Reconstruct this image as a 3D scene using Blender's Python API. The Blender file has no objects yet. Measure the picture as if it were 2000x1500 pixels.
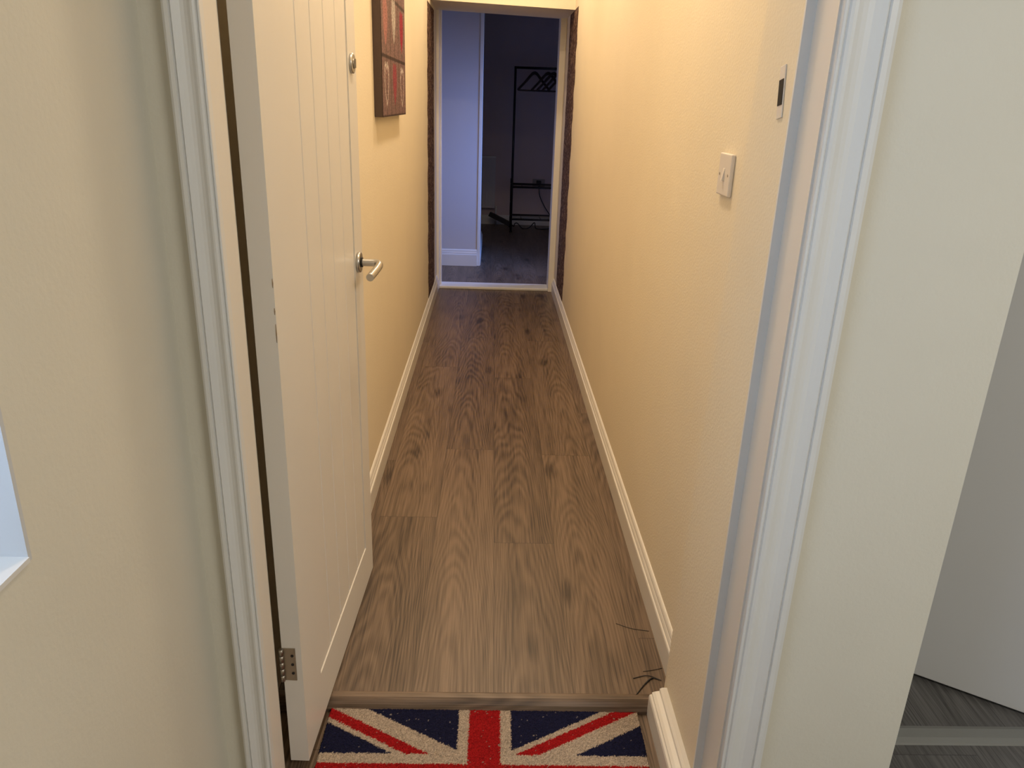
import bpy, math, random
from mathutils import Vector, Matrix
random.seed(7)
C = bpy.context.scene.collection
SC = bpy.context.scene

# ------------------------------------------------------------------ camera
F = 1502.0
def nrm(v): return v.normalized()
Yc = nrm(Vector((966-1000, 750-200, F)))               # corridor direction in camera axes (right, up, forward)
Zc = -nrm(Vector((861-1000, -(4700-750), F)))
Zc = nrm(Zc - Yc*Zc.dot(Yc))
Xc = Zc.cross(Yc)
if Xc.x < 0: Xc = -Xc
cam_d = bpy.data.cameras.new('camera'); cam = bpy.data.objects.new('camera', cam_d); C.objects.link(cam)
cam_d.sensor_fit = 'HORIZONTAL'; cam_d.sensor_width = 36; cam_d.lens = F/2000*36; cam_d.clip_start = .02
right = Vector((Xc.x, Yc.x, Zc.x)); up = Vector((Xc.y, Yc.y, Zc.y)); fwd = Vector((Xc.z, Yc.z, Zc.z))
M3 = Matrix((right, up, -fwd)).transposed()
cam.matrix_world = Matrix.Translation((0, 0, 1.38)) @ M3.to_4x4()
SC.camera = cam

# ------------------------------------------------------------------ world, lights, exposure
SC.view_settings.view_transform = 'Standard'; SC.view_settings.look = 'None'
SC.view_settings.gamma = 1; SC.view_settings.use_curve_mapping = False
SC.view_settings.exposure = 0.0
w = bpy.data.worlds.new('sky'); SC.world = w; w.use_nodes = True
w.node_tree.nodes['Background'].inputs[0].default_value = (.55, .72, 1, 1)
w.node_tree.nodes['Background'].inputs[1].default_value = 1.2
def area(name, loc, aim, sx, sy, power, col, spread=180):
    d = bpy.data.lights.new(name, 'AREA'); d.shape = 'RECTANGLE'; d.size = sx; d.size_y = sy
    d.energy = power; d.color = col; d.spread = math.radians(spread)
    o = bpy.data.objects.new(name, d); C.objects.link(o); o.location = loc
    o.rotation_euler = (Vector(aim)-Vector(loc)).to_track_quat('-Z', 'Y').to_euler(); return o
WARM = (1.0, .79, .56)
# daylight through the window beside the camera
area('daylight_near', (-.80, .15, 1.45), (1.2, .35, 1.0), 1.0, 1.0, 8.5, (.62, .78, 1.0))
# daylight through the far room's side window
area('daylight_far', (1.56, 6.30, 1.25), (.1, 6.48, .85), .45, .75, 14.0, (.16, .34, 1.0), 80)
# fill light added to brighten the hall behind the camera, no fitting modelled
area('hall_fill', (1.5, -.7, 2.33), (1.1, -.3, 0), .9, .9, 40, (1.0, .95, .86))
# weak fill added in the side room
area('side_room_fill', (2.1, 2.9, 2.2), (1.8, 2.5, 0), .6, .6, 16, (.85, .9, 1.0))

# ------------------------------------------------------------------ materials
def newmat(name):
    m = bpy.data.materials.new(name); m.use_nodes = True
    return m, m.node_tree.nodes, m.node_tree.links, m.node_tree.nodes['Principled BSDF']
def mat(name, col, rough=.6, metal=0, bump=0, scale=60, var=0, spec=.5):
    m, n, l, b = newmat(name)
    b.inputs['Base Color'].default_value = (*col, 1); b.inputs['Roughness'].default_value = rough
    b.inputs['Metallic'].default_value = metal; b.inputs['Specular IOR Level'].default_value = spec
    tc = n.new('ShaderNodeTexCoord')
    if bump:
        t = n.new('ShaderNodeTexNoise'); t.inputs['Scale'].default_value = scale; t.inputs['Detail'].default_value = 4
        l.new(tc.outputs['Object'], t.inputs['Vector'])
        bp = n.new('ShaderNodeBump'); bp.inputs['Strength'].default_value = bump; bp.inputs['Distance'].default_value = .002
        l.new(t.outputs['Fac'], bp.inputs['Height']); l.new(bp.outputs['Normal'], b.inputs['Normal'])
    if var:
        t = n.new('ShaderNodeTexNoise'); t.inputs['Scale'].default_value = 3.5; t.inputs['Detail'].default_value = 3
        l.new(tc.outputs['Object'], t.inputs['Vector'])
        r = n.new('ShaderNodeValToRGB')
        r.color_ramp.elements[0].position = .3; r.color_ramp.elements[1].position = .7
        r.color_ramp.elements[0].color = (*[c*(1-var) for c in col], 1); r.color_ramp.elements[1].color = (*col, 1)
        l.new(t.outputs['Fac'], r.inputs['Fac']); l.new(r.outputs['Color'], b.inputs['Base Color'])
    return m
CREAM = mat('cream_emulsion', (.85, .755, .575), .75, bump=.35, scale=170, var=.03, spec=.3)
CREAM_N = mat('pale_cream_emulsion', (.74, .71, .61), .7, bump=.25, scale=120, var=.04, spec=.3)
GLOSS = mat('cream_white_gloss', (.80, .765, .70), .35, bump=.08, scale=40, var=.03)
GLOSSW = mat('white_gloss', (.78, .78, .76), .38, bump=.10, scale=30, var=.04)
CEIL = mat('white_ceiling', (.88, .86, .80), .9)
FARWALL = mat('far_room_paint', (.62, .60, .60), .8, bump=.2, scale=100)
FARDARK = mat('far_room_dull_paint', (.64, .53, .52), .85, bump=.2, scale=100)
PLASTIC = mat('white_plastic', (.78, .72, .64), .3)
DARK = mat('black_gap', (.012, .011, .010), .8)
STEEL = mat('brushed_steel', (.52, .52, .51), .30, metal=1)
HINGE = mat('tarnished_hinge_metal', (.42, .38, .32), .42, metal=1, bump=.3, scale=200)
BLACKM = mat('black_painted_metal', (.012, .010, .012), .45)
BLACKP = mat('black_plastic', (.010, .010, .012), .5)
HANGW = mat('dark_hanger_wood', (.05, .028, .018), .5, var=.3)
DOORW = mat('side_door_white', (.66, .66, .66), .55, bump=.05, scale=30)
CANVSIDE = mat('canvas_edge_brown', (.075, .048, .036), .8, bump=.5, scale=500)
SPLINT = mat('chipped_wood', (.35, .25, .15), .8)

def planks_mat(name, c_dark, c_mid, c_light, rough=.42):
    m, n, l, b = newmat(name)
    uv = n.new('ShaderNodeUVMap'); uv.uv_map = 'plank'
    at = n.new('ShaderNodeAttribute'); at.attribute_name = 'rnd'
    su = n.new('ShaderNodeSeparateXYZ'); l.new(uv.outputs['UV'], su.inputs[0])
    sr = n.new('ShaderNodeSeparateColor'); l.new(at.outputs['Color'], sr.inputs[0])
    def math_(op, a, bb=None, c=None):
        x = n.new('ShaderNodeMath'); x.operation = op
        for i, v in enumerate((a, bb, c)):
            if v is None: continue
            if isinstance(v, (int, float)): x.inputs[i].default_value = v
            else: l.new(v, x.inputs[i])
        return x.outputs[0]
    U, V = su.outputs[0], su.outputs[1]
    R1, R2, R3 = sr.outputs[0], sr.outputs[1], sr.outputs[2]
    # coordinates shifted per plank
    cx = n.new('ShaderNodeCombineXYZ')
    l.new(math_('ADD', U, math_('MULTIPLY', R1, 37)), cx.inputs[0]); l.new(math_('ADD', V, math_('MULTIPLY', R2, 53)), cx.inputs[1])
    # large scale warp
    mp = n.new('ShaderNodeMapping'); mp.inputs['Scale'].default_value = (6, 1.1, 1); l.new(cx.outputs[0], mp.inputs[0])
    wn = n.new('ShaderNodeTexNoise'); wn.inputs['Scale'].default_value = 1.0; wn.inputs['Detail'].default_value = 2.5; l.new(mp.outputs[0], wn.inputs['Vector'])
    # cathedral arches: contour lines of a warped, stretched height field
    du = math_('SUBTRACT', U, math_('ADD', math_('MULTIPLY', R3, .10), .05))
    arch = math_('ADD', math_('MULTIPLY', math_('MULTIPLY', du, du), 55), math_('MULTIPLY', V, .55))
    fld = math_('ADD', arch, math_('MULTIPLY', wn.outputs['Fac'], .85))
    rings = math_('SINE', math_('MULTIPLY', fld, 70))
    rings = math_('MULTIPLY_ADD', rings, .5, .5)
    # fine straight fibres
    mp2 = n.new('ShaderNodeMapping'); mp2.inputs['Scale'].default_value = (260, 5, 1); l.new(cx.outputs[0], mp2.inputs[0])
    fn = n.new('ShaderNodeTexNoise'); fn.inputs['Scale'].default_value = 1; fn.inputs['Detail'].default_value = 5; l.new(mp2.outputs[0], fn.inputs['Vector'])
    mp3 = n.new('ShaderNodeMapping'); mp3.inputs['Scale'].default_value = (22, 1.6, 1); l.new(cx.outputs[0], mp3.inputs[0])
    bn = n.new('ShaderNodeTexNoise'); bn.inputs['Scale'].default_value = 1; bn.inputs['Detail'].default_value = 3; l.new(mp3.outputs[0], bn.inputs['Vector'])
    # knots
    mpk = n.new('ShaderNodeMapping'); mpk.inputs['Scale'].default_value = (7, 2.4, 1); l.new(cx.outputs[0], mpk.inputs[0])
    vk = n.new('ShaderNodeTexVoronoi'); vk.inputs['Scale'].default_value = 1; l.new(mpk.outputs[0], vk.inputs['Vector'])
    kn = n.new('ShaderNodeMapRange'); kn.inputs['From Min'].default_value = .03; kn.inputs['From Max'].default_value = .22
    kn.inputs['To Min'].default_value = 1; kn.inputs['To Max'].default_value = 0; l.new(vk.outputs['Distance'], kn.inputs['Value'])
    v = math_('ADD', math_('MULTIPLY', rings, .15), math_('MULTIPLY', fn.outputs['Fac'], .85))
    v = math_('ADD', math_('SUBTRACT', v, .06), math_('MULTIPLY', bn.outputs['Fac'], .50))
    v = math_('SUBTRACT', v, math_('MULTIPLY', kn.outputs[0], .30))
    v = math_('ADD', v, math_('MULTIPLY', math_('SUBTRACT', R2, .5), .14))
    r = n.new('ShaderNodeValToRGB'); e = r.color_ramp.elements
    e[0].position = .42; e[0].color = (*c_dark, 1); e[1].position = .90; e[1].color = (*c_light, 1)
    k = e.new(.62); k.color = (*c_mid, 1)
    l.new(v, r.inputs['Fac'])
    # plank joints
    wu = math_('MINIMUM', U, math_('SUBTRACT', .2, U)); 
    j = math_('MINIMUM', wu, math_('MINIMUM', V, math_('SUBTRACT', at.outputs['Alpha'], V)))
    g = n.new('ShaderNodeMapRange'); g.inputs['From Min'].default_value = .0004; g.inputs['From Max'].default_value = .0022
    g.inputs['To Min'].default_value = .55; g.inputs['To Max'].default_value = 1; l.new(j, g.inputs['Value'])
    mx = n.new('ShaderNodeMix'); mx.data_type = 'RGBA'; mx.blend_type = 'MULTIPLY'; mx.inputs['Factor'].default_value = 1
    cc = n.new('ShaderNodeCombineColor')
    for i in range(3): l.new(g.outputs[0], cc.inputs[i])
    l.new(r.outputs['Color'], mx.inputs['A']); l.new(cc.outputs[0], mx.inputs['B'])
    l.new(mx.outputs['Result'], b.inputs['Base Color'])
    b.inputs['Roughness'].default_value = rough
    bp = n.new('ShaderNodeBump'); bp.inputs['Strength'].default_value = .25; bp.inputs['Distance'].default_value = .0006
    l.new(v, bp.inputs['Height']); l.new(bp.outputs['Normal'], b.inputs['Normal'])
    return m
OAK = planks_mat('grey_brown_oak_laminate', (.046, .029, .019), (.120, .079, .051), (.215, .147, .100))
GREYLAM = planks_mat('grey_laminate', (.05, .048, .045), (.095, .09, .085), (.15, .142, .135))

def wallpaper_mat():
    m, n, l, b = newmat('dark_damask_wallpaper')
    tc = n.new('ShaderNodeTexCoord'); v = n.new('ShaderNodeTexNoise'); v.inputs['Scale'].default_value = 42; v.inputs['Detail'].default_value = 4
    v.inputs['Distortion'].default_value = 1.5
    l.new(tc.outputs['Object'], v.inputs['Vector'])
    r = n.new('ShaderNodeValToRGB'); e = r.color_ramp.elements
    e[0].position = .40; e[0].color = (.035, .016, .011, 1); e[1].position = .64; e[1].color = (.34, .22, .16, 1)
    k = e.new(.52); k.color = (.085, .045, .030, 1)
    l.new(v.outputs['Fac'], r.inputs['Fac']); l.new(r.outputs['Color'], b.inputs['Base Color']); b.inputs['Roughness'].default_value = .8; b.inputs['Specular IOR Level'].default_value = .2
    return m
WPAPER = wallpaper_mat()
def attr_mat(name, attr, rough=.9, bump=0, bscale=600):
    m, n, l, b = newmat(name)
    a = n.new('ShaderNodeAttribute'); a.attribute_name = attr
    tc = n.new('ShaderNodeTexCoord'); t = n.new('ShaderNodeTexNoise'); t.inputs['Scale'].default_value = bscale; t.inputs['Detail'].default_value = 3
    l.new(tc.outputs['Object'], t.inputs['Vector'])
    mr = n.new('ShaderNodeMapRange'); mr.inputs['From Min'].default_value = .3; mr.inputs['From Max'].default_value = .7
    mr.inputs['To Min'].default_value = .55; mr.inputs['To Max'].default_value = 1.35; l.new(t.outputs['Fac'], mr.inputs['Value'])
    mx = n.new('ShaderNodeVectorMath'); mx.operation = 'SCALE'; l.new(a.outputs['Color'], mx.inputs[0]); l.new(mr.outputs[0], mx.inputs['Scale'])
    l.new(mx.outputs[0], b.inputs['Base Color']); b.inputs['Roughness'].default_value = rough; b.inputs['Specular IOR Level'].default_value = .15
    if bump:
        bp = n.new('ShaderNodeBump'); bp.inputs['Strength'].default_value = bump; bp.inputs['Distance'].default_value = .003
        l.new(t.outputs['Fac'], bp.inputs['Height']); l.new(bp.outputs['Normal'], b.inputs['Normal'])
    return m
MATM = attr_mat('coir_pile', 'flag', .95, .9, 700)
PRINT = attr_mat('canvas_print', 'ink', .6, .2, 160)
def emis(name, col, s):
    m, n, l, b = newmat(name); b.inputs['Base Color'].default_value = (.9, .9, .9, 1)
    b.inputs['Emission Color'].default_value = (*col, 1); b.inputs['Emission Strength'].default_value = s; return m
LAMP = emis('lit_lamp_diffuser', WARM, 5)
GLASS, _n, _l, _b = newmat('window_glass')
_b.inputs['Roughness'].default_value = .02; _b.inputs['Transmission Weight'].default_value = 1; _b.inputs['IOR'].default_value = 1.05
_b.inputs['Base Color'].default_value = (.95, .97, 1, 1)

# ------------------------------------------------------------------ mesh helpers
class MB:
    def __init__(s): s.v = []; s.f = []; s.sm = []
    def box(s, x0, x1, y0, y1, z0, z1):
        b = len(s.v)
        s.v += [(x, y, z) for x in (x0, x1) for y in (y0, y1) for z in (z0, z1)]
        for q in ((0,1,3,2),(4,6,7,5),(0,4,5,1),(2,3,7,6),(0,2,6,4),(1,5,7,3)): s.f.append([b+i for i in q]); s.sm.append(False)
        return s
    def prism(s, pts, fn, t0, t1, smooth=False):
        """closed 2-D outline swept between t0 and t1; fn(a, b, t) -> xyz"""
        b = len(s.v); k = len(pts)
        for t in (t0, t1): s.v += [tuple(fn(p[0], p[1], t)) for p in pts]
        for i in range(k): s.f.append([b+i, b+(i+1) % k, b+k+(i+1) % k, b+k+i]); s.sm.append(smooth)
        s.f.append([b+i for i in range(k)][::-1]); s.sm.append(False)
        s.f.append([b+k+i for i in range(k)]); s.sm.append(False)
        return s
    def tube(s, path, rad, seg=14, cap=True):
        path = [Vector(p) for p in path]; n = len(path)
        rads = rad if isinstance(rad, (list, tuple)) else [rad]*n
        b = len(s.v); prev = None
        for i, p in enumerate(path):
            d = (path[min(i+1, n-1)]-path[max(i-1, 0)]).normalized()
            if prev is None:
                a = Vector((0, 0, 1)) if abs(d.z) < .9 else Vector((1, 0, 0)); u = d.cross(a).normalized()
            else: u = (prev - d*prev.dot(d)).normalized()
            prev = u; w_ = d.cross(u)
            for k in range(seg):
                t = 2*math.pi*k/seg; s.v.append(tuple(p+(u*math.cos(t)+w_*math.sin(t))*rads[i]))
        for i in range(n-1):
            for k in range(seg):
                s.f.append([b+i*seg+k, b+i*seg+(k+1) % seg, b+(i+1)*seg+(k+1) % seg, b+(i+1)*seg+k]); s.sm.append(True)
        if cap:
            s.f.append([b+k for k in range(seg)][::-1]); s.sm.append(False)
            s.f.append([b+(n-1)*seg+k for k in range(seg)]); s.sm.append(False)
        return s
    def build(s, name, m, parent=None, loc=None, bevel=0, seg=2):
        me = bpy.data.meshes.new(name); me.from_pydata([tuple(v) for v in s.v], [], s.f); me.update()
        for p, q in zip(me.polygons, s.sm): p.use_smooth = q
        import bmesh
        bm = bmesh.new(); bm.from_mesh(me); bmesh.ops.recalc_face_normals(bm, faces=bm.faces); bm.to_mesh(me); bm.free()
        for x in (m if isinstance(m, list) else [m]): me.materials.append(x)
        o = bpy.data.objects.new(name, me); C.objects.link(o)
        if parent: o.parent = parent
        if loc: o.location = loc
        if bevel:
            bv = o.modifiers.new('bevel', 'BEVEL'); bv.width = bevel; bv.segments = seg; bv.limit_method = 'ANGLE'; bv.angle_limit = math.radians(40)
        return o
def tag(o, label, cat, group=None):
    o['label'] = label; o['category'] = cat
    if group: o['group'] = group
    return o
def struct(o): o['kind'] = 'structure'; return o
def thing(name, label, cat, loc=(0, 0, 0), rot=(0, 0, 0), group=None):
    o = bpy.data.objects.new(name, None); o.empty_display_size = .1; C.objects.link(o); o.location = loc; o.rotation_euler = rot
    return tag(o, label, cat, group)
def catmull(pts, n=8):
    P = [Vector(p) for p in pts]; P = [P[0]*2-P[1]]+P+[P[-1]*2-P[-2]]; out = []
    for i in range(1, len(P)-2):
        for k in range(n):
            t = k/n; a, b, c, d = P[i-1:i+3]
            out.append(.5*((2*b)+(c-a)*t+(2*a-5*b+4*c-d)*t*t+(3*b-a-3*c+d)*t**3))
    return out+[P[-2]]

# ------------------------------------------------------------------ floors
def plank_floor(name, m, x0, x1, y0, y1, z, cols, length=1.64, thick=.03, swap=False, yfun=None):
    """cols: list of (column left edge, a joint position); every plank is a quad with its own uv and random"""
    v, f, uvs, rn = [], [], [], []
    for (xl, yj) in cols:
        a0, a1 = max(xl, x0), min(xl+.2, x1)
        if a1 <= a0: continue
        k = math.floor((y0-yj)/length); ys = yj+k*length
        while ys < y1:
            b0, b1 = max(ys, y0), min(ys+length, y1)
            if b1 > b0:
                r = (random.random(), random.random(), random.random(), length)
                base = len(v)
                for (x, y) in ((a0, b0), (a1, b0), (a1, b1), (a0, b1)):
                    v.append((y, x, z) if swap else (x, y, z)); uvs.append((x-xl, y-ys)); rn.append(r)
                f.append([base, base+1, base+2, base+3] if not swap else [base+3, base+2, base+1, base])
            ys += length
    nt = len(f)
    b = len(v)
    q = [(x0, y0), (x1, y0), (x1, y1), (x0, y1)]
    if swap: q = [(b_, a_) for a_, b_ in q][::-1]
    for (x, y) in q: v.append((x, y, z-.0005))
    for (x, y) in q: v.append((x, y, z-thick))
    uvs += [(.1, .5)]*8; rn += [(.4, .5, .5, 1.6)]*8
    f.append([b+7, b+6, b+5, b+4])
    for i in range(4): f.append([b+i, b+4+i, b+4+(i+1) % 4, b+(i+1) % 4])
    me = bpy.data.meshes.new(name); me.from_pydata(v, [], f); me.update()
    ul = me.uv_layers.new(name='plank'); ca = me.color_attributes.new('rnd', 'FLOAT_COLOR', 'POINT')
    for i, c in enumerate(rn): ca.data[i].color = c
    for lp in me.loops: ul.data[lp.index].uv = uvs[lp.vertex_index]
    me.materials.append(m)
    o = bpy.data.objects.new(name, me); C.objects.link(o); return struct(o)
cols = [(-.568, 1.2), (-.368, 2.39), (-.168, 2.96), (.032, 2.23), (.232, 2.92), (.432, 1.75)]
plank_floor('floor', OAK, -.50, .575, 1.532, 5.93, 0.0, cols)                      # corridor floor
cols2 = [(-2.4+.2*i, 5.2+((i*7) % 10)*.16) for i in range(24)]
plank_floor('floor', OAK, -2.0, 1.65, 6.07, 9.4, 0.0, cols2)                       # far room floor
cols3 = [(-.8+.2*i, ((i*3) % 7)*.23) for i in range(24)]
plank_floor('floor', OAK, -.60, .575, -2.5, 1.5, -.030, cols3)                      # hall floor with the mat
plank_floor('floor', GREYLAM, .575, 3.5, -2.5, 1.41, -.030, [(.575+.2*i, ((i*3) % 7)*.23) for i in range(16)])
plank_floor('floor', GREYLAM, .60, 3.5, 1.47, 4.6, -.030, [(.5+.2*i, ((i*4) % 7)*.23) for i in range(16)])

# step nosing between corridor floor and the lower mat area
def nose(): 
    pts = [(1.497, -.030), (1.4975, -.022), (1.503, -.011), (1.510, -.003), (1.516, .0012), (1.522, .002), (1.530, .002), (1.533, .0015), (1.535, 0), (1.535, -.03)]
    m = MB().prism(pts, lambda a, b, t: (t, a, b), -.50, .456)
    return m
o = nose().build('trim_1', OAK)
ul = o.data.uv_layers.new(name='plank'); ca = o.data.color_attributes.new('rnd', 'FLOAT_COLOR', 'POINT')
for i in range(len(o.data.vertices)): ca.data[i].color = (.3, .62, .5, 3)
for lp in o.data.loops:
    v = o.data.vertices[lp.vertex_index].co; ul.data[lp.index].uv = (.08+(v.y-1.5)+(v.z)*.5, 1+v.x)
struct(o)

# ------------------------------------------------------------------ walls
def wall(name, boxes, m):
    b = MB()
    for q in boxes: b.box(*q)
    return struct(b.build(name, m))
FY = 1.162      # front face of the wall with the doorways
wall('wall_left', [(-.56, -.42, 2.16, 6.05, -.03, 2.75), (-.56, -.50, 1.305, 2.16, -.03, 2.75)], CREAM)
wall('wall_right', [(.495, .575, 1.26, 6.05, -.03, 2.75)], CREAM)
# thicker piece next to the door opening, its face a little proud
struct(MB().prism([(1.245, -.03), (1.528, -.03), (1.519, .10), (1.426, 1.50), (1.345, 2.75), (1.245, 2.75)], lambda a, b, t: (t, a, b), .454, .60).build('wall_right_return', CREAM))
wall('wall_front', [(-.60, -.425, FY, 1.305, -.03, 2.42),
                    (.480, .600, FY, 1.245, -.03, 2.42), (.600, .818, FY, 1.335, -.03, 2.42),
                    (-.425, .480, FY, 1.29, 2.06, 2.42), (-.60, .62, FY, 1.29, 2.42, 2.83),
                    (.818, 1.62, FY, 1.335, 2.05, 2.42), (1.62, 3.5, FY, 1.335, -.03, 2.42)], CREAM_N)
wall('wall_hall_back', [(-.60, 3.5, -2.58, -2.5, -.03, 2.42)], CREAM_N)
wall('wall_hall_right', [(3.5, 3.58, -2.5, 4.7, -.03, 2.42)], CREAM_N)
# left hall wall with the window opening
WX, WY0, WY1, WZ0, WZ1 = -.486, -.45, .723, .903, 1.95
wall('wall_hall_left', [(-.74, WX, WY1, FY, -.03, 2.42), (-.74, WX, -2.5, WY0, -.03, 2.42),
                        (-.74, WX, WY0, WY1, -.03, WZ0), (-.74, WX, WY0, WY1, WZ1, 2.42)], CREAM_N)
# white painted reveal lining, window frame and pane
wn = MB().box(-.70, WX+.0005, WY1-.006, WY1, WZ0, WZ1).box(-.70, WX+.0005, WY0, WY0+.006, WZ0, WZ1).build('window_1', mat('grey_white_reveal', (.60, .62, .64), .6))
MB().box(-.70, WX+.002, WY0+.006, WY1-.006, WZ0, WZ0+.006).build('sill', GLOSSW, wn)
struct(wn)
fr = MB()
for q in ((WY0, WY1, WZ0, WZ0+.06), (WY0, WY1, WZ1-.06, WZ1), (WY0, WY0+.06, WZ0, WZ1), (WY1-.06, WY1, WZ0, WZ1), (.13, .18, WZ0, WZ1)):
    fr.box(-.74, -.70, *q)
fr.build('window_frame', GLOSSW, wn); MB().box(-.722, -.718, WY0+.05, WY1-.05, WZ0+.05, WZ1-.05).build('window_pane', GLASS, wn)
# ceilings
struct(MB().box(-.52, .60, 1.16, 6.05, 2.75, 2.83).build('ceiling', CEIL))
struct(MB().box(-.74, 3.58, -2.58, 1.335, 2.42, 2.5).build('ceiling', CEIL))
struct(MB().box(.60, 3.58, 1.335, 4.7, 2.42, 2.5).build('ceiling', CEIL))
wall('wall_side_room_back', [(.575, 3.58, 4.6, 4.7, -.03, 2.42)], CREAM_N)
wall('wall_side_room_left', [(.575, .66, 1.335, 4.6, -.03, 2.42)], CREAM_N)

# bulkhead and end wall with far doorway
struct(MB().prism([(-.42, 1.972), (.495, 1.945), (.495, 2.75), (-.42, 2.75)], lambda a, b, t: (a, t, b), 5.36, 5.93).build('wall_bulkhead', CREAM))
wall('wall_corridor_end', [(-2.1, -.418, 5.96, 6.05, -.03, 2.5), (.492, 1.75, 5.96, 6.05, -.03, 2.5), (-.418, .492, 5.93, 6.05, 2.01, 2.5)], FARWALL)
fr = MB().box(-.419, -.398, 5.90, 6.07, 0, 2.02).box(.450, .494, 5.90, 6.07, 0, 2.02)
fr.prism([(-.398, 1.988), (.450, 1.958), (.450, 2.02), (-.398, 2.02)], lambda a, b, t: (a, t, b), 5.90, 6.07)
fr.box(-.398, -.385, 5.97, 6.01, .02, 1.98)
struct(fr.build('trim_2', GLOSS, bevel=.002))
struct(MB().box(-.398, .450, 5.915, 6.075, 0, .021).build('trim_3', GLOSSW, bevel=.005))

# front doorway lining: left leg, right leg, head; with rebate
ln = MB()
ln.prism([(-.432, FY-.004), (-.399, FY-.004), (-.399, 1.222), (-.4235, 1.224), (-.4245, 1.296), (-.432, 1.296)], lambda a, b, t: (a, b, t), -.03, 2.06)
ln.build('lining_left', GLOSS) and None
lin_left = bpy.data.objects['lining_left']; lin_left.name = 'trim_4'; struct(lin_left)
struct(MB().prism([(.480, FY-.004), (.469, FY-.004), (.469, 1.245), (.480, 1.245)], lambda a, b, t: (a, b, t), -.03, 2.06).build('trim_5', GLOSS))
struct(MB().box(-.424, .469, FY-.002, 1.245, 2.02, 2.06).build('trim_6', GLOSS))
# painted step behind the lining (edge of the return, cold white)
struct(MB().box(.4535, .4695, 1.240, 1.2455, -.03, 2.06).build('trim_7', GLOSSW))
# architraves: moulded profile, a = distance from inner edge, b = projection toward the hall
PROF = [(0, 0), (0, .0135), (.001, .0150), (.004, .0155), (.0055, .0135), (.007, .0135), (.0085, .017), (.013, .0185), (.018, .0178), (.026, .0140),
        (.034, .0120), (.042, .0125), (.050, .0155), (.0575, .019), (.060, .0165), (.0615, .0165), (.0625, .0205), (.071, .0205), (.077, .018), (.0785, .013), (.0785, 0)]
struct(MB().prism(PROF, lambda a, b, t: (.4725+a, FY-b, t), -.03, 2.06).build('trim_8', GLOSSW))
struct(MB().prism([(a*.64, b) for a, b in PROF], lambda a, b, t: (-.3975-a, FY-b, t), -.03, 2.06).build('trim_9', GLOSSW))
struct(MB().prism(PROF, lambda a, b, t: (t, FY-b, 2.06+a), -.455, .55).build('trim_10', GLOSSW))

# ------------------------------------------------------------------ skirting boards
SK = [(0, 0), (.018, 0), (.018, .072), (.0165, .076), (.013, .078), (.013, .084), (.0105, .090), (.0085, .093), (.0085, .098), (.006, .104), (.003, .107), (0, .108)]
struct(MB().prism(SK, lambda a, b, t: (-.42+a, t, b), 2.16, 5.90).build('baseboard_left', GLOSS))
struct(MB().prism(SK, lambda a, b, t: (.495-a, t, b), 1.519, 5.90).build('baseboard_right', GLOSS))
SKN = [(0, -.03), (.042, -.03), (.042, .026), (.040, .031), (.035, .033), (.035, .038), (.028, .041), (.018, .043), (.017, .050), (.011, .053), (0, .053)]
struct(MB().prism(SKN, lambda a, b, t: (.4535-a, t, b), 1.20, 1.499).build('baseboard_near', GLOSS))

# ------------------------------------------------------------------ panelled door, open into the corridor
door = struct(bpy.data.objects.new('door_1', None)); C.objects.link(door)
door.location = (-.3735, 1.312, 0); door.rotation_euler = (0, 0, -math.atan2(.0285, .75))
L, Z0, Z1, T = .752, .008, 1.985, .040
b = MB(); b.box(-T, -.006, 0, L, Z0, Z1)
S0, S1, RB = .130, .660, .132
def rail(y0, y1, z0, z1, r=.0025):
    b.box(-.006, 0, y0, y1, z0, z1)
rail(0, S0, Z0, Z1); rail(S1, L, Z0, Z1); rail(S0, S1, Z0, RB); rail(S0, S1, Z1-.12, Z1)
# moulded bevel along the inner edge of the frame (bottom rail catches the light)
b.prism([(0, RB), (-.006, RB+.005), (-.006, RB)], lambda a, z, t: (a, t, z), S0, S1)
n = 5; wdt = (S1-S0)/n; g = .0035
for i in range(n):        # V-jointed boards
    y0, y1 = S0+i*wdt, S0+(i+1)*wdt
    b.prism([(-.0065, y0), (-.0025, y0+g), (-.0025, y1-g), (-.0065, y1)], lambda a, y, t: (a, y, t), RB+.001, Z1-.121)
leaf = b.build('door_leaf', GLOSS, door)
# small paint chips on the hinge-side edge
ch = MB()
for (z, h) in ((1.075, .016), (1.025, .012), (.985, .034)):
    ch.tube([(-.0015, -.0004, z-h/2), (-.001, -.0006, z), (-.0015, -.0004, z+h/2)], [.0004, .0010, .0004], 6)
ch.build('paint_chip', SPLINT, door)
# hinge
hg = MB().box(-.031, -.012, -.0015, .001, .2275, .3085).build('hinge', HINGE, door)
k = MB()
for i in range(5):
    z = .2275+i*.0163
    k.tube([(-.0405, -.004, z), (-.0405, -.004, z+.0150)], .0048, 14)
k.box(-.040, -.031, -.0015, .0005, .2275, .3085)
k.build('hinge_knuckle', HINGE, hg)
s = MB()
for z in (.246, .268, .290): s.tube([(-.019, -.0012, z), (-.019, -.0024, z)], .0032, 10)
s.build('hinge_screw', DARK, hg)
# lever handle
hz, hy = .977, .690
hn = MB()
hn.tube([(0, hy, hz), (.0085, hy, hz), (.0095, hy, hz)], [.026, .026, .0235], 32)
hd = hn.build('door_handle', STEEL, door)
lv = MB()
pth = catmull([(.009, hy, hz), (.030, hy, hz), (.046, hy-.001, hz), (.056, hy-.008, hz-.001), (.060, hy-.024, hz-.003), (.058, hy-.06, hz-.008), (.053, hy-.112, hz-.015)], 6)
lv.tube(pth, .0098, 20); lv.build('lever', STEEL, hd)
rg = MB().tube([(.0105, hy, hz), (.0135, hy, hz)], .0125, 20).build('collar', DARK, hd)
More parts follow.
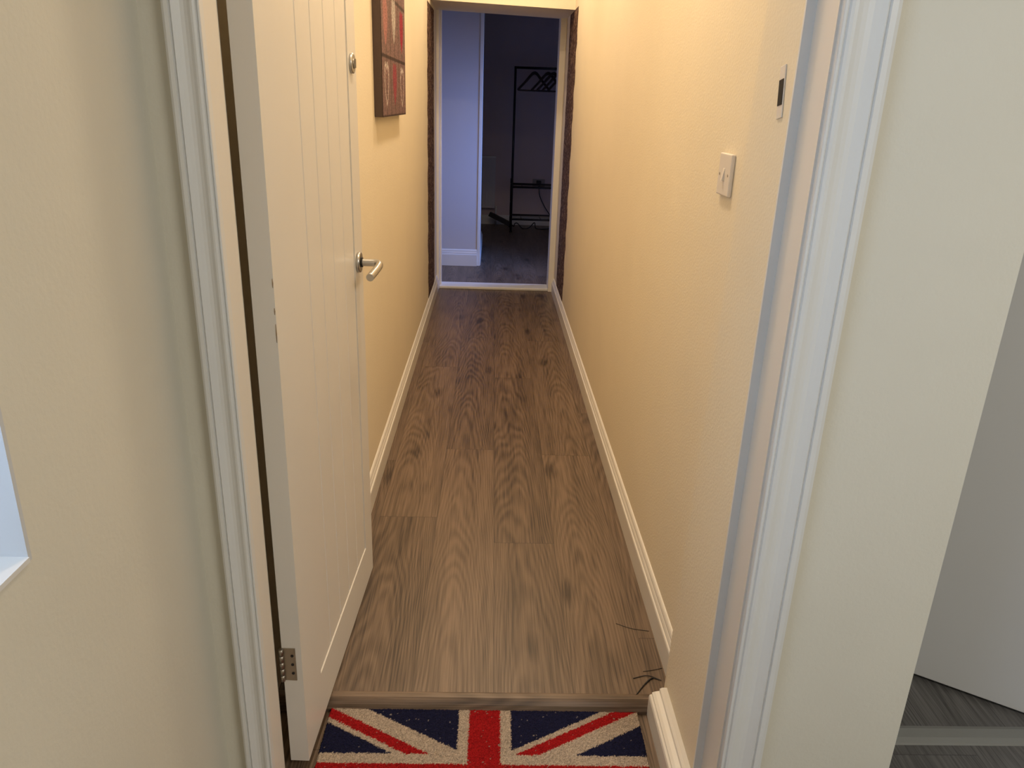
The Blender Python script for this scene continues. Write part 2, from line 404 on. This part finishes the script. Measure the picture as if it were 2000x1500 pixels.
# thumb turn
tt = MB(); tt.tube([(0, hy+.005, 1.457), (.006, hy+.005, 1.457), (.0075, hy+.005, 1.457)], [.023, .023, .020], 28)
t_ = tt.build('thumb_turn_plate', STEEL, door)
MB().tube([(.0075, hy+.005, 1.457), (.0095, hy+.005, 1.457)], .012, 18).box(.009, .0125, hy+.002, hy+.008, 1.447, 1.467).build('thumb_turn', HINGE, t_)
# latch edge plate on the far edge
MB().box(-.030, -.010, L-.0005, L+.001, .88, 1.08).build('latch_plate', HINGE, door)

# strike plate on the right return
sp = thing('strike_plate', 'white strike plate with a dark slot on the cream door frame above the light switch', 'strike plate', (.454, 1.291, 1.410), (math.radians(-9), 0, 0))
MB().box(-.0022, 0, -.0115, .0115, -.040, .040).build('plate', PLASTIC, sp, bevel=.001)
MB().box(-.0030, -.0005, -.0095, .0095, -.020, .019).build('slot', DARK, sp)

# light switch on the right corridor wall
sw = thing('light_switch', 'square white plastic one gang light switch on the right corridor wall', 'light switch', (.495, 1.664, 1.253))
MB().box(-.009, 0, -.043, .043, -.043, .043).build('plate', PLASTIC, sw, bevel=.003, seg=3)
MB().prism([(-.0085, -.013), (-.0095, -.013), (-.0145, .012), (-.0085, .013)], lambda a, z, t: (a, t, -z), -.0055, .0055).build('rocker', PLASTIC, sw, bevel=.0005)
for y in (-.030, .030): MB().tube([(-.0088, y, 0), (-.0096, y, 0)], .003, 12).build('screw', HINGE, sw)

# ------------------------------------------------------------------ wallpaper strips beside the far door
def ragged(name, X, dx, y0, y1, z0, z1, label):
    b = MB(); N = 60; pts = []
    for i in range(N+1):
        z = z0+(z1-z0)*i/N; pts.append((y0+.016*math.sin(i*.9)+.012*random.uniform(-1, 1), z))
    for i in range(N, -1, -1):
        z = z0+(z1-z0)*i/N; pts.append((y1+.010*random.uniform(-1, 1), z))
    b.prism(pts, lambda a, z, t: (X+t, a, z), 0, dx)
    return tag(b.build(name, WPAPER), label, 'wallpaper strip', 'bare strips of dark wallpaper by the far doorway')
ragged('wallpaper_strip', -.420, .0015, 5.14, 5.66, .109, 1.943, 'ragged strip of dark brown patterned wallpaper on the left wall beside the far doorway')
ragged('wallpaper_strip', .495, -.0015, 5.14, 5.66, .109, 1.943, 'ragged strip of dark brown patterned wallpaper on the right wall beside the far doorway')

# ------------------------------------------------------------------ canvas print
def canvas():
    t = thing('canvas_print', 'box canvas with pink, white and red hearts on dark planks, hung on the left wall', 'picture', (-.42, 2.868, 1.318))
    W_, H_, D = .735, .80, .030
    MB().box(.0005, D-.001, 0, W_, 0, H_).build('canvas_edge', CANVSIDE, t, bevel=.002)
    NY, NZ = 180, 200; v, f, col = [], [], []
    hearts = []
    kinds = [['dots', 'pink', 'dots'], ['peach', 'white', 'red'], ['pink', 'dots', 'red'], ['white', 'red', 'peach']]
    for r in range(4):
        for c in range(3):
            hearts.append((.115+c*.245+random.uniform(-.01, .01), .105+r*.205+random.uniform(-.015, .02), .060, .078, kinds[r][c]))
    def heart(u, vv):   # implicit heart, <0 inside
        return (u*u+vv*vv-1)**3-u*u*vv**3
    rng = random.Random(3)
    cols_ = dict(pink=(.42, .08, .11), peach=(.55, .24, .22), white=(.62, .54, .50), red=(.45, .03, .07))
    for j in range(NZ+1):
        for i in range(NY+1):
            y, z = W_*i/NY, H_*j/NZ
            v.append((D, y, z))
            pc = int(y/.245*1.0)
            fy = (y/.1225) % 1
            base = (.27, .165, .155)
            n_ = .75+.35*math.sin(y*420+3*math.sin(z*9+y*20))*.3+rng.uniform(-.35, .35)
            k = [c*n_ for c in base]
            if min(fy, 1-fy) < .05: k = [c*.35 for c in k]
            if abs((z % .205)-.203) < .006 or (z % .205) < .005: k = [c*.3 for c in k]
            for hx, hz_, hw, hh, kind in hearts:
                u, q = (y-hx)/hw*1.15, (z-hz_)/hh*1.1
                if abs(u) < 1.4 and abs(q) < 1.5:
                    h = heart(u, q)
                    if kind == 'dots':
                        if h < 0 and heart(u*1.28, q*1.28) > 0 and rng.random() < .75: k = (.62, .54, .50)
                        elif h < 0 and rng.random() < .15: k = (.45, .28, .27)
                    elif h < 0:
                        s_ = rng.uniform(.55, 1.15)*(.8+.3*math.sin(y*300+z*40)); k = [c*s_ for c in cols_[kind]]
            col.append((*k, 1))
    for j in range(NZ):
        for i in range(NY):
            a = j*(NY+1)+i; f.append((a, a+1, a+NY+2, a+NY+1))
    me = bpy.data.meshes.new('printed_face'); me.from_pydata(v, [], f)
    ca = me.color_attributes.new('ink', 'FLOAT_COLOR', 'POINT')
    ca.data.foreach_set('color', [x for c in col for x in c]); me.materials.append(PRINT)
    o = bpy.data.objects.new('printed_face', me); C.objects.link(o); o.parent = t
canvas()

# ------------------------------------------------------------------ doormat
def doormat():
    t = thing('doormat', 'coir doormat with the red, white and blue Union flag at the foot of the step', 'doormat', (.010, 1.288, -.030), (0, 0, math.radians(-.3)))
    W_, H_ = .750, .418
    MB().box(-W_/2, W_/2, -H_/2, H_/2, 0, .006).build('rubber_backing', BLACKP, t)
    NX, NY = 375, 210; v, f, col = [], [], []
    rng = random.Random(11)
    cr = [(rng.uniform(-.5, .5)*W_, rng.uniform(-.5, .5)*H_, rng.uniform(.0012, .0035)) for _ in range(230)]
    grid = {}
    for c in cr: grid.setdefault((int(c[0]/.01), int(c[1]/.01)), []).append(c)
    RED, WHT, BLU = (.36, .008, .010), (.52, .42, .33), (.010, .011, .040)
    for j in range(NY+1):
        for i in range(NX+1):
            x, y = (i/NX-.5)*W_, (j/NY-.5)*H_
            jx, jy = x+rng.gauss(0, .0012), y+rng.gauss(0, .0012)
            X, Y = jx/W_*60, jy/H_*30
            if X*Y > 0: d = (-X+2*Y)/math.sqrt(5)
            else: d = (X+2*Y)/math.sqrt(5)
            if X*Y > 0: red = (0 < d < 2) if X > 0 else (-2 < d < 0)
            else: red = (-2 < d < 0) if X < 0 else (0 < d < 2)
            if abs(X) < 3 or abs(Y) < 3: c = RED
            elif abs(X) < 5 or abs(Y) < 5: c = WHT
            elif red: c = RED
            elif abs(d) < 3: c = WHT
            else: c = BLU
            s_ = rng.uniform(.7, 1.3) if c is not WHT else rng.uniform(.6, 1.25)
            c = [k*s_ for k in c]
            if rng.random() < .0012: c = (.35, .30, .26)
            for q in grid.get((int(x/.01), int(y/.01)), []):
                if abs(q[0]-x) < q[2]*.5 and abs(q[1]-y) < q[2]*.5: c = (.30, .26, .22)
            e = min(W_/2-abs(x), H_/2-abs(y))
            z = .0125+rng.uniform(-.0012, .0012)-(.003 if e < .002 else 0)
            ex = rng.uniform(-.0015, .0015) if e < .002 else 0
            v.append((x+ex, y+ex, z)); col.append((*c, 1))
    for j in range(NY):
        for i in range(NX):
            a = j*(NX+1)+i; f.append((a, a+1, a+NX+2, a+NX+1))
    # skirt down to the backing
    ring = [i for i in range(NX+1)]+[(j)*(NX+1)+NX for j in range(1, NY+1)]+[NY*(NX+1)+i for i in range(NX-1, -1, -1)]+[j*(NX+1) for j in range(NY-1, 0, -1)]
    base = len(v)
    for r in ring: v.append((v[r][0], v[r][1], .004)); col.append(col[r])
    n_ = len(ring)
    for i in range(n_): f.append((ring[i], base+i, base+(i+1) % n_, ring[(i+1) % n_]))
    me = bpy.data.meshes.new('coir_pile'); me.from_pydata(v, [], f)
    ca = me.color_attributes.new('flag', 'FLOAT_COLOR', 'POINT')
    ca.data.foreach_set('color', [x for c in col for x in c]); me.materials.append(MATM)
    o = bpy.data.objects.new('coir_pile', me); C.objects.link(o); o.parent = t
doormat()

# thin dark wire offcut on the floor by the end of the right skirting
b = MB()
b.tube(catmull([(.462, 1.583, .0018), (.440, 1.590, .0022), (.415, 1.566, .0022), (.388, 1.530, .0020)], 8), [.0010]*8+[.0020]*8+[.0015]*8+[.0006], 8)
b.tube(catmull([(.462, 1.583, .0018), (.430, 1.600, .0020), (.391, 1.590, .0012)], 8), .0010, 8)
tag(b.build('wire_offcut', BLACKP), 'thin curled dark wire lying on the laminate where the right skirting ends', 'wire')
tag(MB().tube(catmull([(.474, 1.630, .001), (.450, 1.622, .0012), (.421, 1.616, .001)], 6), .0007, 6).build('wire_offcut', BLACKP), 'short straight dark wire on the laminate behind the curled wire', 'wire')
tag(MB().tube(catmull([(.468, 1.78, .001), (.42, 1.79, .0012), (.379, 1.812, .001)], 6), .0007, 6).build('wire_offcut', BLACKP), 'faint thin wire on the laminate, farthest of the three from the doormat', 'wire')

# ------------------------------------------------------------------ adjoining doorway on the right
struct(MB().prism([(1.409, -.03), (1.412, -.026), (1.425, -.021), (1.453, -.021), (1.466, -.026), (1.469, -.03)], lambda a, b, t: (t, a, b), .66, 1.66).build('trim_11', mat('grey_threshold', (.22, .22, .205), .45)))
sd = struct(bpy.data.objects.new('door_2', None)); C.objects.link(sd)
d = Vector((1.156-1.365, 1.640-1.502, 0)); ang = math.atan2(d.y, d.x)
sd.location = (1.66, 1.312, 0); sd.rotation_euler = (0, 0, ang)
MB().box(0, .74, -.04, 0, -.020, 1.96).build('door_leaf', DOORW, sd, bevel=.002)

# ------------------------------------------------------------------ far room
wall('wall_far_room_back', [(-2.1, 1.75, 9.4, 9.5, 0, 2.5)], FARDARK)
wall('wall_far_room_right', [(1.65, 1.75, 6.05, 6.08, 0, 2.5), (1.65, 1.75, 6.58, 9.4, 0, 2.5), (1.65, 1.75, 6.08, 6.58, 0, .75), (1.65, 1.75, 6.08, 6.58, 1.58, 2.5)], FARDARK)
wall('wall_far_room_left', [(-2.1, -2.0, 6.05, 9.4, 0, 2.5)], FARDARK)
struct(MB().box(-2.1, 1.75, 6.05, 9.5, 2.5, 2.58).build('ceiling', FARDARK))
wall('wall_far_room_partition', [(-2.0, -.112, 6.84, 8.15, 0, 2.5)], FARWALL)
struct(MB().box(-.128, -.098, 6.836, 6.86, 0, 2.5).build('trim_12', GLOSSW, bevel=.003))
struct(MB().prism([(a, b*1.35) for a, b in SK], lambda a, b, t: (t, 6.84-a, b), -2.0, -.128).build('baseboard_partition', GLOSSW))
struct(MB().prism(SK, lambda a, b, t: (t, 9.4-a, b), -2.0, 1.65).build('baseboard_back', GLOSSW))
struct(MB().prism(SK, lambda a, b, t: (-.112+a, t, b), 6.87, 8.15).build('baseboard_partition_side', GLOSSW))

# radiator on the back wall
rd = thing('radiator', 'pale panel radiator on the far room back wall left of the clothes rail', 'radiator', (-.30, 9.398, .2))
b = MB(); b.box(-.33, .33, -.095, -.070, 0, .58); b.box(-.33, .33, -.045, -.030, 0, .58)
for i in range(16): b.box(-.31+i*.0403, -.295+i*.0403, -.100, -.095, .03, .55)
b.build('panel', FARWALL, rd, bevel=.003)
MB().box(-.335, .335, -.105, -.025, .575, .592).build('top_grille', GLOSSW, rd, bevel=.003)
for x in (-.25, .25): MB().box(x-.015, x+.015, -.03, 0, .05, .5).build('bracket', GLOSSW, rd)
MB().tube([(.30, -.06, .02), (.345, -.06, .02), (.345, -.06, -.2)], .009, 10).build('valve_pipe', GLOSSW, rd)

# clothes rail
RX0, RX1, RY = .215, 1.10, 8.80
rl = thing('clothes_rail', 'black metal clothes rail with two wire shelves in the dark far room', 'clothes rail', ((RX0+RX1)/2, RY+.2, 0))
hw = (RX1-RX0)/2
for s_ in (-1, 1):
    MB().tube([(s_*hw, -.2, .012), (s_*hw, -.2, 1.735)], .013, 10).build('post', BLACKM, rl)
    MB().tube([(s_*hw, .2, .012), (s_*hw, .2, .56)], .010, 10).build('post', BLACKM, rl)
    MB().tube([(s_*hw, -.2, .30), (s_*hw, .2, .30)], .008, 8).build('side_brace', BLACKM, rl)
for x in (-hw, hw):
    for y in (-.2, .2): MB().tube([(x, y, 0), (x, y, .014)], .017, 10).build('foot', BLACKP, rl)
MB().tube([(-hw-.013, -.2, 1.735), (hw+.013, -.2, 1.735)], .013, 10).build('top_bar', BLACKM, rl)
for z in (.50, .145):
    m = MB()
    for y, r in ((-.2, .009), (-.10, .003), (0, .003), (.10, .003), (.2, .009)): m.tube([(-hw, y, z), (hw, y, z)], r, 8)
    for i in range(4): m.tube([(-hw+.12+i*.22, -.2, z-.004), (-hw+.12+i*.22, .2, z-.004)], .003, 6)
    m.tube([(-hw, -.2, z), (-hw, .2, z)], .008, 8); m.tube([(hw, -.2, z), (hw, .2, z)], .008, 8)
    m.build('wire_shelf', BLACKM, rl)
# hangers
def hanger_mesh():
    b = MB()
    for s_ in (-1, 1):
        b.tube(catmull([(0, 0, -.045), (s_*.035, 0, -.062), (s_*.11, 0, -.135), (s_*.205, 0, -.222)], 6), [.016]*6+[.014]*6+[.012]*6+[.010], 10)
    b.tube([(-.20, 0, -.224), (.20, 0, -.224)], .008, 8)
    return b
h0 = None
spots = [(.42, 30, 'dark wooden coat hanger hung leftmost on the clothes rail, clear of the bunch'),
         (.565, 30, 'dark wooden coat hanger hung second from the left post of the clothes rail'),
         (.622, 30, 'dark wooden coat hanger bunched third along the clothes rail'),
         (.679, 30, 'dark wooden coat hanger bunched fourth along the clothes rail'),
         (.736, 30, 'dark wooden coat hanger bunched at the doorway edge, last in view on the rail')]
for i, (x, a, lab) in enumerate(spots):
    if h0 is None:
        h0 = thing('coat_hanger', lab, 'coat hanger', group='wooden hangers on the clothes rail')
        body = hanger_mesh().build('hanger_body', HANGW, h0)
        hk = [(0, 0, -.048), (0, 0, -.035)]+[(.017*math.sin(t), 0, -.0+(-.017)*math.cos(t)-.003) for t in [k*math.pi/8 for k in range(0, 13)]]
        hook = MB().tube(hk, .0022, 8).build('hook', STEEL, h0); r_ = h0
    else:
        r_ = h0.copy(); C.objects.link(r_); r_['label'] = lab
        for c in (body, hook):
            q = c.copy(); C.objects.link(q); q.parent = r_
    r_.location = (x, RY, 1.733+.002); r_.rotation_euler = (0, 0, math.radians(a))

# socket, power strip and cables
so = thing('wall_socket', 'small plug socket on the far room wall behind the upper wire shelf', 'socket', (.545, 9.4, .50))
MB().box(-.073, .073, -.010, 0, -.043, .043).build('plate', mat('grey_socket', (.30, .27, .26), .5), so, bevel=.002)
MB().box(-.028, .028, -.045, -.010, -.028, .028).build('plug', BLACKP, so, bevel=.005)
ps = thing('power_strip', 'black extension block tilted against the skirting left of the clothes rail', 'extension lead', (.092, 9.12, .102))
ps.rotation_euler = (0, math.radians(24), math.radians(-8))
MB().box(-.135, .135, -.025, .025, -.028, .024).build('block', BLACKP, ps, bevel=.004)
m = MB()
for i in range(4): m.box(-.115+i*.058, -.075+i*.058, -.0275, -.024, -.012, .012)
m.build('socket_face', BLACKM, ps, bevel=.001)
tag(MB().tube(catmull([(.548, 9.35, .468), (.56, 9.32, .36), (.62, 9.28, .24), (.70, 9.22, .12), (.72, 9.15, .02), (.62, 9.05, .008), (.52, 9.1, .008), (.50, 9.12, .07), (.44, 9.12, .01), (.36, 9.06, .008), (.30, 9.10, .06), (.27, 9.13, .05), (.26, 9.12, .02), (.235, 9.11, .035)], 8), .0055, 8).build('power_cable', BLACKP),
    'black cable dropping from the wall socket and looping along the far room floor', 'cable')

# ------------------------------------------------------------------ lamps of the corridor
def disc_lamp(name, label, loc, power, col):
    t = thing(name, label, 'ceiling light', loc)
    MB().tube([(0, 0, 0), (0, 0, -.022)], .11, 36).build('base', GLOSSW, t)
    MB().tube([(0, 0, -.022), (0, 0, -.030), (0, 0, -.036)], [.10, .095, .06], 36).build('diffuser', LAMP, t)
    d = bpy.data.lights.new('lamp_light', 'AREA'); d.shape = 'DISK'; d.size = .17; d.energy = power; d.color = col
    o = bpy.data.objects.new('lamp_light', d); C.objects.link(o); o.parent = t; o.location = (0, 0, -.045)
disc_lamp('ceiling_light', 'round corridor ceiling light nearest the open white door', (.04, 2.05, 2.75), 14.5, WARM)
disc_lamp('ceiling_light', 'round corridor ceiling light half way along the corridor', (.04, 3.45, 2.75), 13.5, WARM)
disc_lamp('ceiling_light', 'round corridor ceiling light nearest the far doorway', (.04, 4.75, 2.75), 11, WARM)
